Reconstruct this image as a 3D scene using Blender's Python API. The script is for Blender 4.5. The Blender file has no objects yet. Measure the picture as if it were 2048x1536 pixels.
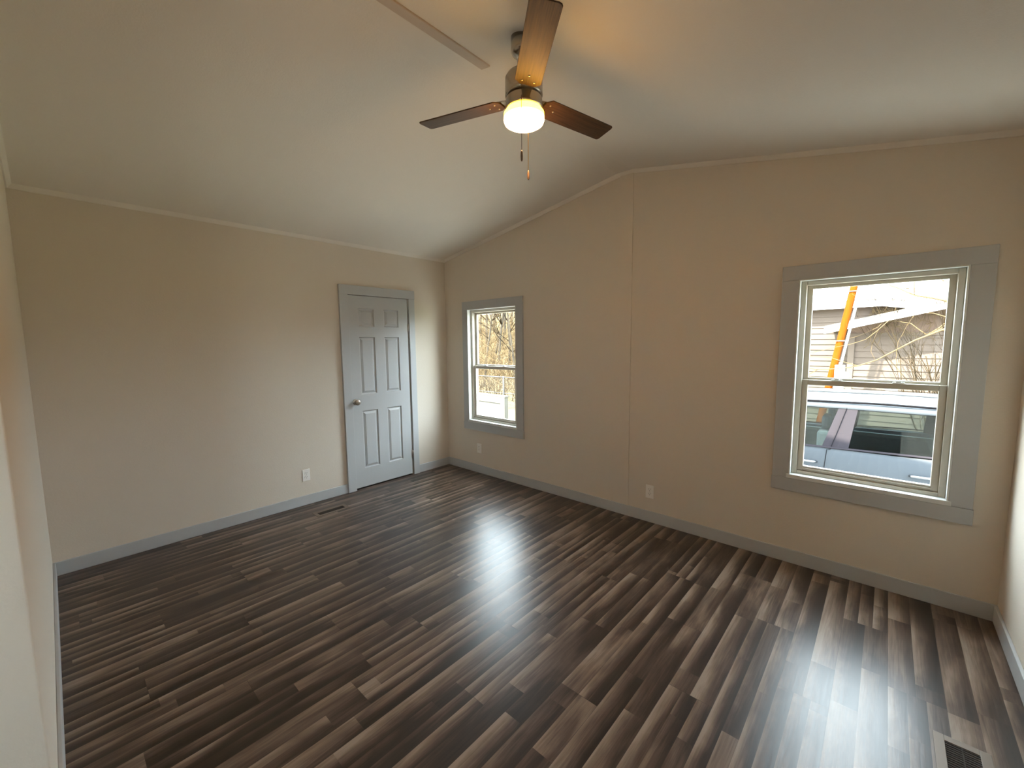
import bpy, bmesh, math, random
from mathutils import Vector, Matrix
PI = math.pi
random.seed(7)
S = bpy.context.scene
COL = S.collection

# ------------------------------------------------------------------ camera
cd = bpy.data.cameras.new('camera'); cam = bpy.data.objects.new('camera', cd); COL.objects.link(cam)
cd.sensor_width = 36.0; cd.lens = 832.877 / 2048 * 36.0; cd.clip_start = 0.01; cd.clip_end = 300
RT = Vector((0.74368701, 0.66844443, -0.01056801)); UP = Vector((-0.0587038, 0.08104221, 0.99498041)); FW = Vector((-0.66594557, 0.73933362, -0.09951026))
m = Matrix((RT, UP, -FW)).transposed().to_4x4(); m.translation = Vector((4.11046, -3.34517, 1.546175)); cam.matrix_world = m
S.camera = cam

# ------------------------------------------------------------------ sky, sun, exposure
SKY = 21.0; SUN = 52.0; LAMP = 82.0; HALL = 8.0
S.view_settings.view_transform = 'Standard'; S.view_settings.look = 'None'; S.view_settings.gamma = 1.0
S.view_settings.use_curve_mapping = False; S.view_settings.exposure = 0.20
S.cycles.use_denoising = True
S.cycles.max_bounces = 14; S.cycles.diffuse_bounces = 8; S.cycles.transparent_max_bounces = 24
S.cycles.sample_clamp_indirect = 6.0; S.cycles.caustics_reflective = False; S.cycles.caustics_refractive = False
wd = bpy.data.worlds.new('sky'); S.world = wd; wd.use_nodes = True
bg = wd.node_tree.nodes['Background']; bg.inputs['Color'].default_value = (0.80, 0.91, 1.0, 1); bg.inputs['Strength'].default_value = SKY
sd = bpy.data.lights.new('sun', 'SUN'); sun = bpy.data.objects.new('sun', sd); COL.objects.link(sun)
sd.energy = SUN; sd.angle = math.radians(1.0); sd.color = (1.0, 0.90, 0.74)
sun.rotation_euler = Vector((0.30, 1.0, -1.30)).to_track_quat('-Z', 'Y').to_euler()

# ------------------------------------------------------------------ room sizes
L = 3.438; W = 4.6376; T = 0.014; BH = 0.095
CZ = 0.026                                   # height of the little ceiling trim
def ceil_z(x):
    if x < 2.335: return 2.527 + 0.1679 * x + CZ
    if x < 2.475: return 2.919 + CZ
    return 2.919 - 0.1804 * (x - 2.475) + CZ
GZ = -0.80                                   # ground outside

# ------------------------------------------------------------------ material helpers
def mat(name, col=(.5, .5, .5), rough=.6, metal=0.0, spec=None, bump=None, emit=None, var=None, coat=0.0):
    """bump=(scale,strength); var=(scale,amount) mottles the colour a little"""
    M = bpy.data.materials.new(name); M.use_nodes = True; nt = M.node_tree; b = nt.nodes['Principled BSDF']
    b.inputs['Base Color'].default_value = (*col, 1); b.inputs['Roughness'].default_value = rough; b.inputs['Metallic'].default_value = metal
    if spec is not None: b.inputs['Specular IOR Level'].default_value = spec
    if coat: b.inputs['Coat Weight'].default_value = coat; b.inputs['Coat Roughness'].default_value = .08
    tc = nt.nodes.new('ShaderNodeTexCoord')
    if var:
        n = nt.nodes.new('ShaderNodeTexNoise'); n.inputs['Scale'].default_value = var[0]; n.inputs['Detail'].default_value = 4
        nt.links.new(tc.outputs['Object'], n.inputs['Vector'])
        r = nt.nodes.new('ShaderNodeMapRange'); r.inputs['To Min'].default_value = 1 - var[1]; r.inputs['To Max'].default_value = 1 + var[1]
        nt.links.new(n.outputs['Fac'], r.inputs['Value'])
        x = nt.nodes.new('ShaderNodeVectorMath'); x.operation = 'SCALE'; x.inputs[0].default_value = col
        nt.links.new(r.outputs['Result'], x.inputs['Scale']); nt.links.new(x.outputs[0], b.inputs['Base Color'])
    if bump:
        n = nt.nodes.new('ShaderNodeTexNoise'); n.inputs['Scale'].default_value = bump[0]; n.inputs['Detail'].default_value = 3
        nt.links.new(tc.outputs['Object'], n.inputs['Vector'])
        bp = nt.nodes.new('ShaderNodeBump'); bp.inputs['Strength'].default_value = bump[1]; bp.inputs['Distance'].default_value = 0.002
        nt.links.new(n.outputs['Fac'], bp.inputs['Height']); nt.links.new(bp.outputs['Normal'], b.inputs['Normal'])
    if emit:
        b.inputs['Emission Color'].default_value = (*emit[0], 1); b.inputs['Emission Strength'].default_value = emit[1]
    return M

def pane_mat(name, tint, gloss):
    M = bpy.data.materials.new(name); M.use_nodes = True; nt = M.node_tree; nt.nodes.remove(nt.nodes['Principled BSDF'])
    o = nt.nodes['Material Output']; t = nt.nodes.new('ShaderNodeBsdfTransparent'); g = nt.nodes.new('ShaderNodeBsdfGlossy'); x = nt.nodes.new('ShaderNodeMixShader')
    t.inputs['Color'].default_value = (*tint, 1); g.inputs['Roughness'].default_value = 0.02; x.inputs[0].default_value = gloss
    nt.links.new(t.outputs[0], x.inputs[1]); nt.links.new(g.outputs[0], x.inputs[2]); nt.links.new(x.outputs[0], o.inputs['Surface'])
    return M

class NT:
    """tiny helper for math node graphs"""
    def __init__(s, nt): s.nt = nt
    def m(s, op, a, b=None, c=None):
        n = s.nt.nodes.new('ShaderNodeMath'); n.operation = op
        for i, v in enumerate((a, b, c)):
            if v is None: continue
            if isinstance(v, (int, float)): n.inputs[i].default_value = v
            else: s.nt.links.new(v, n.inputs[i])
        return n.outputs[0]
    def xyz(s, x, y, z=0.0):
        n = s.nt.nodes.new('ShaderNodeCombineXYZ')
        for i, v in enumerate((x, y, z)):
            if isinstance(v, (int, float)): n.inputs[i].default_value = v
            else: s.nt.links.new(v, n.inputs[i])
        return n.outputs[0]
    def wn(s, vec):
        n = s.nt.nodes.new('ShaderNodeTexWhiteNoise'); n.noise_dimensions = '3D'; s.nt.links.new(vec, n.inputs['Vector']); return n.outputs['Value']
    def noise(s, vec, scale, detail=3, dist=0.0):
        n = s.nt.nodes.new('ShaderNodeTexNoise'); n.inputs['Scale'].default_value = scale; n.inputs['Detail'].default_value = detail; n.inputs['Distortion'].default_value = dist
        s.nt.links.new(vec, n.inputs['Vector']); return n.outputs['Fac']

def floor_mat():
    M = bpy.data.materials.new('laminate_floor'); M.use_nodes = True; nt = M.node_tree; b = nt.nodes['Principled BSDF']; k = NT(nt)
    tc = nt.nodes.new('ShaderNodeTexCoord'); sp = nt.nodes.new('ShaderNodeSeparateXYZ'); nt.links.new(tc.outputs['Object'], sp.inputs[0])
    X, Y = sp.outputs[0], sp.outputs[1]
    BW = 0.184; LEN = 1.215
    bx = k.m('DIVIDE', k.m('ADD', X, 20 * BW - 2.727 + 15 * BW), BW)         # a board edge falls at x = 2.727
    bi = k.m('FLOOR', bx); bf = k.m('FRACT', bx)
    yo = k.m('ADD', k.m('DIVIDE', Y, LEN), k.m('ADD', 30.876, k.m('MULTIPLY', bi, 0.37)))
    yi = k.m('FLOOR', yo); yf = k.m('FRACT', yo)
    # each board shows two or three staves side by side
    rb = k.wn(k.xyz(bi, yi, 3.3))
    three = k.m('GREATER_THAN', rb, 0.55); ns = k.m('ADD', 2.0, three)
    sx = k.m('MULTIPLY', bf, ns); si = k.m('FLOOR', sx); sf = k.m('FRACT', sx)
    # stave joints along the board: two or so per board, staggered
    so = k.wn(k.xyz(bi, k.m('ADD', si, 11.0), yi))
    sy = k.m('ADD', k.m('MULTIPLY', yf, 1.35), k.m('MULTIPLY', so, 0.98)); sj = k.m('FLOOR', sy)
    key = k.xyz(k.m('ADD', k.m('MULTIPLY', bi, 3.0), si), k.m('ADD', k.m('MULTIPLY', yi, 4.0), sj), 1.7)
    r1 = k.wn(key)
    key2 = k.xyz(k.m('ADD', k.m('MULTIPLY', bi, 3.0), si), k.m('ADD', k.m('MULTIPLY', yi, 4.0), sj), 9.1)
    r2 = k.wn(key2)
    # shade runs across a stave from a light edge to a dark edge
    g = k.m('SUBTRACT', sf, 0.5)
    wob = k.noise(k.xyz(k.m('ADD', k.m('MULTIPLY', X, 5.0), k.m('MULTIPLY', r1, 40.0)), k.m('MULTIPLY', Y, 1.3), r2), 1.6, 4, 0.5)
    gr = k.m('MULTIPLY', g, k.m('ADD', -0.20, k.m('MULTIPLY', r2, -0.80)))
    fine = k.noise(k.xyz(k.m('ADD', k.m('MULTIPLY', X, 60.0), k.m('MULTIPLY', r2, 90.0)), k.m('MULTIPLY', Y, 2.6), r1), 1.0, 5, 1.2)
    vfine = k.noise(k.xyz(k.m('MULTIPLY', X, 320.0), k.m('MULTIPLY', Y, 9.0), r1), 1.0, 3, 0.3)
    v = k.m('ADD', k.m('MULTIPLY', r1, 0.40), gr)
    v = k.m('ADD', v, k.m('MULTIPLY', k.m('SUBTRACT', wob, 0.5), 1.45))
    v = k.m('ADD', v, k.m('MULTIPLY', k.m('SUBTRACT', fine, 0.5), 0.60))
    v = k.m('ADD', v, k.m('MULTIPLY', k.m('SUBTRACT', vfine, 0.5), 0.22))
    v = k.m('ADD', v, 0.265)
    cr = nt.nodes.new('ShaderNodeValToRGB'); nt.links.new(v, cr.inputs[0])
    e = cr.color_ramp.elements
    e[0].position = 0.0; e[0].color = (0.018, 0.012, 0.009, 1)
    e[1].position = 1.0; e[1].color = (0.26, 0.205, 0.162, 1)
    for p, c in ((0.28, (0.034, 0.021, 0.015)), (0.52, (0.082, 0.054, 0.040)), (0.76, (0.165, 0.117, 0.086))):
        q = e.new(p); q.color = (*c, 1)
    # seams between boards
    e1 = k.m('LESS_THAN', k.m('MINIMUM', bf, k.m('SUBTRACT', 1.0, bf)), 0.006)
    e2 = k.m('LESS_THAN', k.m('MINIMUM', yf, k.m('SUBTRACT', 1.0, yf)), 0.0010)
    seam = k.m('MAXIMUM', e1, e2)
    mx = nt.nodes.new('ShaderNodeMix'); mx.data_type = 'RGBA'; nt.links.new(k.m('MULTIPLY', seam, 0.55), mx.inputs[0]); nt.links.new(cr.outputs[0], mx.inputs[6]); mx.inputs[7].default_value = (0.018, 0.012, 0.009, 1)
    nt.links.new(mx.outputs[2], b.inputs['Base Color'])
    b.inputs['Specular IOR Level'].default_value = 0.5
    rr = k.m('ADD', 0.27, k.m('MULTIPLY', fine, 0.09)); nt.links.new(rr, b.inputs['Roughness'])
    bp = nt.nodes.new('ShaderNodeBump'); bp.inputs['Strength'].default_value = 0.22; bp.inputs['Distance'].default_value = 0.0012
    h = k.m('SUBTRACT', k.m('ADD', k.m('MULTIPLY', fine, 0.6), k.m('MULTIPLY', vfine, 0.3)), k.m('MULTIPLY', seam, 0.8))
    nt.links.new(h, bp.inputs['Height']); nt.links.new(bp.outputs['Normal'], b.inputs['Normal'])
    return M

def wood_mat(name, dark, light, rough, axis='X', scale=1.0, spec=.5):
    M = bpy.data.materials.new(name); M.use_nodes = True; nt = M.node_tree; b = nt.nodes['Principled BSDF']; k = NT(nt)
    tc = nt.nodes.new('ShaderNodeTexCoord'); sp = nt.nodes.new('ShaderNodeSeparateXYZ'); nt.links.new(tc.outputs['Object'], sp.inputs[0])
    o = list(sp.outputs[:3]); ai = 'XYZ'.index(axis)
    v = [k.m('MULTIPLY', o[i], (6.0 if i == ai else 140.0) * scale) for i in range(3)]
    n = k.noise(k.xyz(*v), 1.0, 5, 0.8)
    cr = nt.nodes.new('ShaderNodeValToRGB'); nt.links.new(n, cr.inputs[0]); cr.color_ramp.elements[0].color = (*dark, 1); cr.color_ramp.elements[1].color = (*light, 1)
    cr.color_ramp.elements[0].position = .3; cr.color_ramp.elements[1].position = .72
    nt.links.new(cr.outputs[0], b.inputs['Base Color']); b.inputs['Roughness'].default_value = rough; b.inputs['Specular IOR Level'].default_value = spec
    return M

def siding_mat():
    return mat('siding_paint', (0.088, 0.068, 0.056), .85, spec=.05, var=(2.0, .05))

def glass_lamp_mat():
    """frosted lamp drum that gives off light: amber in the upper part, near white at the bulb end"""
    M = bpy.data.materials.new('lit_frosted_glass'); M.use_nodes = True; nt = M.node_tree; b = nt.nodes['Principled BSDF']
    b.inputs['Base Color'].default_value = (.9, .8, .55, 1); b.inputs['Roughness'].default_value = .35
    tc = nt.nodes.new('ShaderNodeTexCoord'); sp = nt.nodes.new('ShaderNodeSeparateXYZ'); nt.links.new(tc.outputs['Object'], sp.inputs[0])
    r = nt.nodes.new('ShaderNodeValToRGB'); mr = nt.nodes.new('ShaderNodeMapRange'); mr.inputs['From Min'].default_value = -0.145; mr.inputs['From Max'].default_value = -0.085
    nt.links.new(sp.outputs[2], mr.inputs['Value']); nt.links.new(mr.outputs[0], r.inputs[0])
    e = r.color_ramp.elements; e[0].position = 0.42; e[0].color = (1.0, .50, .20, 1); e[1].position = .60; e[1].color = (1.0, .50, .030, 1)
    q = e.new(.95); q.color = (1.0, .50, .03, 1)
    st = nt.nodes.new('ShaderNodeValToRGB'); nt.links.new(mr.outputs[0], st.inputs[0]); s = st.color_ramp.elements
    s[0].position = .42; s[0].color = (1, 1, 1, 1); s[1].position = .60; s[1].color = (.19, .19, .19, 1)
    mu = nt.nodes.new('ShaderNodeMath'); mu.operation = 'MULTIPLY'; mu.inputs[1].default_value = LAMP; nt.links.new(st.outputs[0], mu.inputs[0])
    nt.links.new(r.outputs[0], b.inputs['Emission Color']); nt.links.new(mu.outputs[0], b.inputs['Emission Strength'])
    return M

WALLC = (0.72, 0.655, 0.565)
M = {
 'wall': mat('wall_paint', WALLC, .72, bump=(90, .35), spec=.3),
 'ceiling': mat('ceiling_paint', (0.87, 0.83, 0.77), .8, bump=(120, .3), spec=.2),
 'trimc': mat('ceiling_trim_paint', (0.84, 0.80, 0.74), .6),
 'ridge': mat('ridge_strip_tan', (0.62, 0.53, 0.45), .7),
 'trim': mat('grey_trim_paint', (0.50, 0.52, 0.53), .42, bump=(40, .12)),
 'vinyl': mat('almond_vinyl', (0.52, 0.49, 0.42), .38),
 'liner': mat('white_jamb', (0.74, 0.77, 0.76), .4),
 'floor': floor_mat(),
 'dark': mat('dark_gap', (0.02, 0.017, 0.015), .8),
 'nickel': mat('brushed_nickel', (0.50, 0.45, 0.38), .26, metal=1.0),
 'satin': mat('satin_nickel_knob', (0.56, 0.52, 0.47), .28, metal=1.0),
 'blade': wood_mat('walnut_blade', (0.040, 0.022, 0.013), (0.10, 0.055, 0.030), .50, 'X', 1.0, .22),
 'lampglass': glass_lamp_mat(),
 'chain': mat('brass_chain', (0.85, 0.62, 0.35), .3, metal=1.0),
 'fobwood': mat('dark_fob', (0.12, 0.075, 0.04), .5),
 'plate': mat('white_plate', (0.90, 0.88, 0.84), .3),
 'slot': mat('outlet_slot', (0.06, 0.05, 0.045), .6),
 'regi': mat('tan_register', (0.17, 0.135, 0.105), .45, metal=.2),
 'regin': mat('register_well_shade', (0.03, 0.022, 0.017), .8),  # shade of the duct as flat dark colour; grille uses it too
 'pane': pane_mat('window_pane', (.96, .98, .97), .035),
 'carglass': pane_mat('car_glass', (.66, .72, .72), .020),
 'siding': siding_mat(),
 'white': mat('white_fascia', (.40, .40, .40), .6, spec=.1),
 'soffit': mat('tan_soffit', (.115, .080, .064), .85, spec=.05),
 'shingle': mat('roof_shingle', (.12, .11, .10), .95, spec=.0, var=(30, .25)),
 'pole': wood_mat('orange_pole', (0.085, 0.020, 0.001), (0.120, 0.034, 0.003), .9, 'Z', .6, .03),
 'pvc': mat('white_conduit', (.36, .36, .38), .4),
 'ground': mat('gravel_drive', (.40, .37, .32), .95, bump=(60, .8), var=(9, .25)),
 'grass': mat('green_grass', (.075, .125, .018), .95, spec=.0, bump=(70, .9), var=(7, .35)),
 'leafbank': mat('leaf_litter', (.082, .066, .040), .95, spec=.0, bump=(40, 1.0), var=(5, .35)),
 'bark': mat('pale_bark', (.042, .035, .027), .95, spec=.0, bump=(60, .6), var=(12, .25)),
 'twig': mat('dry_twig', (.030, .022, .014), .95, spec=.0, var=(6, .25)),
 'vine': mat('straw_vine', (.088, .062, .034), .95, spec=.0, var=(9, .2)),
 'paint': mat('silver_blue_car_paint', (.037, .043, .051), .42, metal=.0, spec=.12),
 'pillar': mat('dark_pillar', (.016, .014, .018), .7, spec=.08),
 'chrome': mat('chrome', (.22, .23, .25), .35, metal=1.0),
 'seam': mat('door_seam', (.004, .004, .005), .9, spec=.02),
 'tyre': mat('tyre_rubber', (.03, .03, .03), .85),
 'seat': mat('grey_seat', (.05, .058, .07), .9),
 'cabin': mat('cabin_trim', (.05, .058, .055), .8),
 'red': mat('red_lens', (.45, .02, .02), .2),
 'lens': mat('clear_lens', (.7, .75, .8), .1),
 'galv': mat('galvanised_wire', (.05, .05, .05), .8, spec=.1),
 'shed': mat('white_box_paint', (.075, .072, .062), .8, spec=.05),
}

# ------------------------------------------------------------------ mesh helpers
class MB:
    def __init__(s): s.v = []; s.f = []; s.sm = []
    def add(s, vs, fs, smooth=False):
        o = len(s.v); s.v += [tuple(v) for v in vs]; s.f += [tuple(o + i for i in f) for f in fs]; s.sm += [smooth] * len(fs); return s
    def box(s, a, b, mtx=None):
        x0, x1 = sorted((a[0], b[0])); y0, y1 = sorted((a[1], b[1])); z0, z1 = sorted((a[2], b[2]))
        vs = [Vector(p) for p in ((x0, y0, z0), (x1, y0, z0), (x1, y1, z0), (x0, y1, z0), (x0, y0, z1), (x1, y0, z1), (x1, y1, z1), (x0, y1, z1))]
        if mtx: vs = [mtx @ v for v in vs]
        return s.add(vs, [(3, 2, 1, 0), (4, 5, 6, 7), (0, 1, 5, 4), (1, 2, 6, 5), (2, 3, 7, 6), (3, 0, 4, 7)])
    def prism(s, pts, axis, a, b):
        """pts: polygon in the two other axes (cyclic order), extruded along axis from a to b"""
        def P(p, t): return {'x': (t, p[0], p[1]), 'y': (p[0], t, p[1]), 'z': (p[0], p[1], t)}[axis]
        n = len(pts); vs = [P(p, a) for p in pts] + [P(p, b) for p in pts]
        fs = [tuple(range(n))[::-1], tuple(range(n, 2 * n))] + [(i, (i + 1) % n, n + (i + 1) % n, n + i) for i in range(n)]
        return s.add(vs, fs)
    def lathe(s, prof, c=(0, 0, 0), n=40, mtx=None, smooth=True, caps=True):
        vs = []; fs = []
        for r, z in prof:
            for i in range(n):
                a = 2 * PI * i / n; p = Vector((r * math.cos(a), r * math.sin(a), z))
                if mtx: p = mtx @ p
                vs.append(p + Vector(c))
        for j in range(len(prof) - 1):
            for i in range(n): fs.append((j * n + i, j * n + (i + 1) % n, (j + 1) * n + (i + 1) % n, (j + 1) * n + i))
        s.add(vs, fs, smooth)
        if caps:
            o = len(s.v) - len(vs)
            s.f += [tuple(o + i for i in range(n))[::-1], tuple(o + (len(prof) - 1) * n + i for i in range(n))]; s.sm += [False, False]
        return s
    def tube(s, pts, rad, n=8, smooth=True):
        pts = [Vector(p) for p in pts]; R = rad if isinstance(rad, (list, tuple)) else [rad] * len(pts)
        vs = []; fs = []; prev = None
        for i, p in enumerate(pts):
            d = (pts[min(i + 1, len(pts) - 1)] - pts[max(i - 1, 0)]).normalized()
            if prev is None: u = d.orthogonal().normalized()
            else:
                u = prev - d * prev.dot(d); u = u.normalized() if u.length > 1e-6 else d.orthogonal().normalized()
            prev = u; w = d.cross(u)
            for k in range(n):
                a = 2 * PI * k / n; vs.append(p + (u * math.cos(a) + w * math.sin(a)) * R[i])
        for i in range(len(pts) - 1):
            for k in range(n): fs.append((i * n + k, i * n + (k + 1) % n, (i + 1) * n + (k + 1) % n, (i + 1) * n + k))
        o = len(s.v); s.add(vs, fs, smooth)
        s.f += [tuple(o + k for k in range(n))[::-1], tuple(o + (len(pts) - 1) * n + k for k in range(n))]; s.sm += [False, False]
        return s
    def quad(s, a, b, c, d, th=0.0, nrm=None):
        vs = [Vector(p) for p in (a, b, c, d)]
        if not th: return s.add(vs, [(0, 1, 2, 3)])
        n = Vector(nrm) if nrm else (vs[1] - vs[0]).cross(vs[3] - vs[0]).normalized()
        return s.add(vs + [v - n * th for v in vs], [(0, 1, 2, 3), (7, 6, 5, 4), (0, 4, 5, 1), (1, 5, 6, 2), (2, 6, 7, 3), (3, 7, 4, 0)])
    def build(s, name, mtl, parent=None, bevel=0.0, seg=2, fix=True, **tags):
        me = bpy.data.meshes.new(name); me.from_pydata(s.v, [], s.f); me.update()
        me.polygons.foreach_set('use_smooth', s.sm)
        if fix:
            bm = bmesh.new(); bm.from_mesh(me); bmesh.ops.recalc_face_normals(bm, faces=bm.faces); bm.to_mesh(me); bm.free()
        me.materials.append(mtl); o = bpy.data.objects.new(name, me); COL.objects.link(o)
        if parent: o.parent = parent
        if bevel:
            bv = o.modifiers.new('bevel', 'BEVEL'); bv.width = bevel; bv.segments = seg; bv.limit_method = 'ANGLE'; bv.angle_limit = math.radians(40)
        for a, b in tags.items(): o[a] = b
        return o

def thing(name, label, cat, loc=(0, 0, 0), rz=0, group=None):
    o = bpy.data.objects.new(name, None); COL.objects.link(o); o.location = loc; o.rotation_euler = (0, 0, rz); o.empty_display_size = .1
    o['label'] = label; o['category'] = cat
    if group: o['group'] = group
    return o
def struct(name, loc=(0, 0, 0), label=None):
    o = bpy.data.objects.new(name, None); COL.objects.link(o); o.location = loc; o['kind'] = 'structure'
    if label: o['label'] = label
    return o
def tag(o, label, cat, group=None):
    o['label'] = label; o['category'] = cat
    if group: o['group'] = group
    return o
ST = dict(kind='structure')

# ================================================================== ROOM SHELL
WT = 0.13
HX0, HX1, HY1 = 2.36, 4.6376, -5.2           # opening in the left wall and the hall behind the camera
YB = -L                                      # plane of the left wall
# floor (room and hall in one slab)
MB().box((-0.13, HY1 - .13, -0.12), (W + .13, 0.13, 0)).build('floor', M['floor'], label='dark brown and grey striped laminate floor of narrow planks', **ST)
# ceiling as one profile extruded along y, thick enough to keep the daylight out
prof = [(-0.13, ceil_z(0) - .022), (2.335, ceil_z(2.335)), (2.475, ceil_z(2.475)), (W + .13, ceil_z(W + .13)), (W + .13, ceil_z(W) + .25), (2.4, 3.25), (-0.13, ceil_z(0) + .25)]
MB().prism(prof, 'y', HY1 - .13, 0.13).build('ceiling', M['ceiling'], label='pale vaulted ceiling', **ST)
# unseen outer roof with eaves, put over it to block the sun
rp = [(-0.5, 2.66), (2.4, 3.27), (W + .5, 2.62), (W + .5, 2.72), (2.4, 3.40), (-0.5, 2.76)]
MB().prism(rp, 'y', HY1 - .4, 0.42).build('roof_sun_block', M['shingle'], label='own roof with eaves, out of view, put in to block the sun', **ST)

def wall_y(name, y0, y1, holes, xa, xb, mtl, label=None):
    """gable wall between y0 and y1 whose top follows the ceiling, with rectangular holes"""
    xs = sorted({xa, xb, *[h[0] for h in holes], *[h[1] for h in holes], *[v for v in (2.335, 2.475) if xa < v < xb]})
    b = MB()
    for x0, x1 in zip(xs, xs[1:]):
        h = [q for q in holes if q[0] <= x0 + 1e-6 and q[1] >= x1 - 1e-6]
        def top(x, s): return ceil_z(x + s * 1e-4) + .01
        def piece(za, zb, tp):
            z1 = (top(x0, 1), top(x1, -1)) if tp else (zb, zb)
            b.prism([(x0, za), (x1, za), (x1, z1[1]), (x0, z1[0])], 'y', y0, y1)
        if not h: piece(0, 0, True)
        else:
            if h[0][2] > 0: piece(0, h[0][2], False)
            if h[0][3] < 2.4: piece(h[0][3], 0, True)
    bm = bmesh.new(); me = bpy.data.meshes.new(name); me.from_pydata(b.v, [], b.f)
    bm.from_mesh(me); bmesh.ops.remove_doubles(bm, verts=bm.verts, dist=1e-4)
    # drop the doubled inner faces so that each wall is one clean shell
    seen = {}
    for f in bm.faces: seen.setdefault(frozenset(v.index for v in f.verts), []).append(f)
    bmesh.ops.delete(bm, geom=[f for k_, g in seen.items() if len(g) > 1 for f in g], context='FACES_ONLY')
    bmesh.ops.recalc_face_normals(bm, faces=bm.faces); bm.to_mesh(me); bm.free(); me.materials.append(mtl)
    o = bpy.data.objects.new(name, me); COL.objects.link(o); o['kind'] = 'structure'
    if label: o['label'] = label
    return o
WIN = [(3.653, 4.415, 0.621, 1.935), (0.411, 1.174, 0.621, 1.935)]        # big window on the right, small one in the corner
wall_y('wall_window', 0.0, WT, WIN, 0, W, M['wall'], 'beige painted gable wall with two windows')
# wall with the door (x = 0), solid behind the door
dy0, dy1 = -1.27, -0.562
b = MB()
b.box((-WT, HY1 - .13, 0), (0, dy0 - .004, 2.56)); b.box((-WT, dy1 + .008, 0), (0, 0.13, 2.56)); b.box((-WT, dy0 - .004, 2.052), (0, dy1 + .008, 2.56))
b.box((-WT, dy0 - .004, -.0), (-WT + .03, dy1 + .008, 2.052))
b.build('wall_door', M['wall'], label='beige painted wall with the closet door', **ST)
RW = (-5.05, -4.35, .85, 1.95)                # unseen hall window, added to let fill daylight into the room
b = MB(); b.box((W, HY1 - .13, 0), (W + WT, RW[0], 2.66)); b.box((W, RW[1], 0), (W + WT, 0.13, 2.66)); b.box((W, RW[0], 0), (W + WT, RW[1], RW[2])); b.box((W, RW[0], RW[3]), (W + WT, RW[1], 2.66))
b.build('wall_right', M['wall'], label='beige wall at the right edge', **ST)
# left wall, ending in a rounded drywall corner at the opening by the camera
o = MB().prism([(0, 0), (HX0, 0), (HX0, ceil_z(HX0) + .005), (2.335, ceil_z(2.335) + .005), (0, ceil_z(0) + .005)], 'y', YB, YB - 0.30).build('wall_left', M['wall'], bevel=.007, seg=4, label='beige wall end with a rounded corner at the left edge', **ST)
# header over the opening and the hall's back wall
MB().prism([(HX0, 2.25), (W, 2.25), (W, ceil_z(W) + .005), (2.475, ceil_z(2.475) + .005), (HX0, ceil_z(HX0) + .005)], 'y', YB, YB - .30).build('wall_header', M['wall'], **ST)
wall_y('wall_hall', HY1, HY1 - .13, [], 0, W, M['wall'], 'beige hall wall behind the camera')

# batten on the window wall under the ridge
MB().prism([(2.357, BH), (2.475, BH), (2.475, 2.928), (2.357, 2.928)], 'y', 0, -.011).build('trim_1', M['wall'], bevel=.002, label='wall-coloured vertical batten under the ceiling ridge', **ST)
# dark band along the ceiling ridge, built as a narrow tan strip
MB().prism([(2.478, ceil_z(2.478) + .004), (2.540, ceil_z(2.540) + .004), (2.540, ceil_z(2.54) - .008), (2.478, ceil_z(2.478) - .008)], 'y', -1.74, YB).build('ridge_strip', M['ridge'], bevel=.003, label='narrow tan strip along the ceiling ridge behind the fan', **ST)

# ceiling trim
c = CZ
MB().prism([(0, ceil_z(0)), (0, ceil_z(0) - c), (.008, ceil_z(0) - c), (.028, ceil_z(.03) + .002)], 'y', 0, YB).build('trim_3', M['trimc'], label='slim ceiling trim along the door wall', **ST)
def gable_trim(name, y, sgn, label):
    b = MB()
    for x0, x1 in ((0, 2.335), (2.335, 2.475), (2.475, W if name == 'trim_4' else W)):
        za, zb = ceil_z(x0 + 1e-4), ceil_z(x1 - 1e-4); vs = []
        for x, z in ((x0, za), (x1, zb)):
            vs += [(x, y, z + .003), (x, y, z - c), (x, y + sgn * .008, z - c), (x, y + sgn * .028, z - .002), (x, y + sgn * .028, z + .003)]
        b.add(vs, [(0, 1, 2, 3, 4), (9, 8, 7, 6, 5)] + [(i, (i + 1) % 5, 5 + (i + 1) % 5, 5 + i) for i in range(5)])
    b.build(name, M['trimc'], label=label, **ST)
gable_trim('trim_4', 0, -1, 'slim ceiling trim over the window wall')
gable_trim('trim_5', YB, 1, 'slim ceiling trim over the left wall')

# baseboards
def bb(name, a, b_, label): MB().box(a, b_).build(name, M['trim'], bevel=.003, label=label, **ST)
bb('baseboard_window', (0, -T, 0), (W, 0, BH), 'grey baseboard under the windows')
b = MB(); b.box((0, YB, 0), (T, -1.364, BH)); b.box((0, -.474, 0), (T, -T, BH)); b.build('baseboard_door', M['trim'], bevel=.003, label='grey baseboard on the door wall', **ST)
bb('baseboard_left', (T, YB, 0), (HX0 - .012, YB + T, BH), 'grey baseboard along the left wall')
bb('baseboard_right', (W - T, HY1, 0), (W, -T, BH), 'grey baseboard along the right wall')

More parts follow.
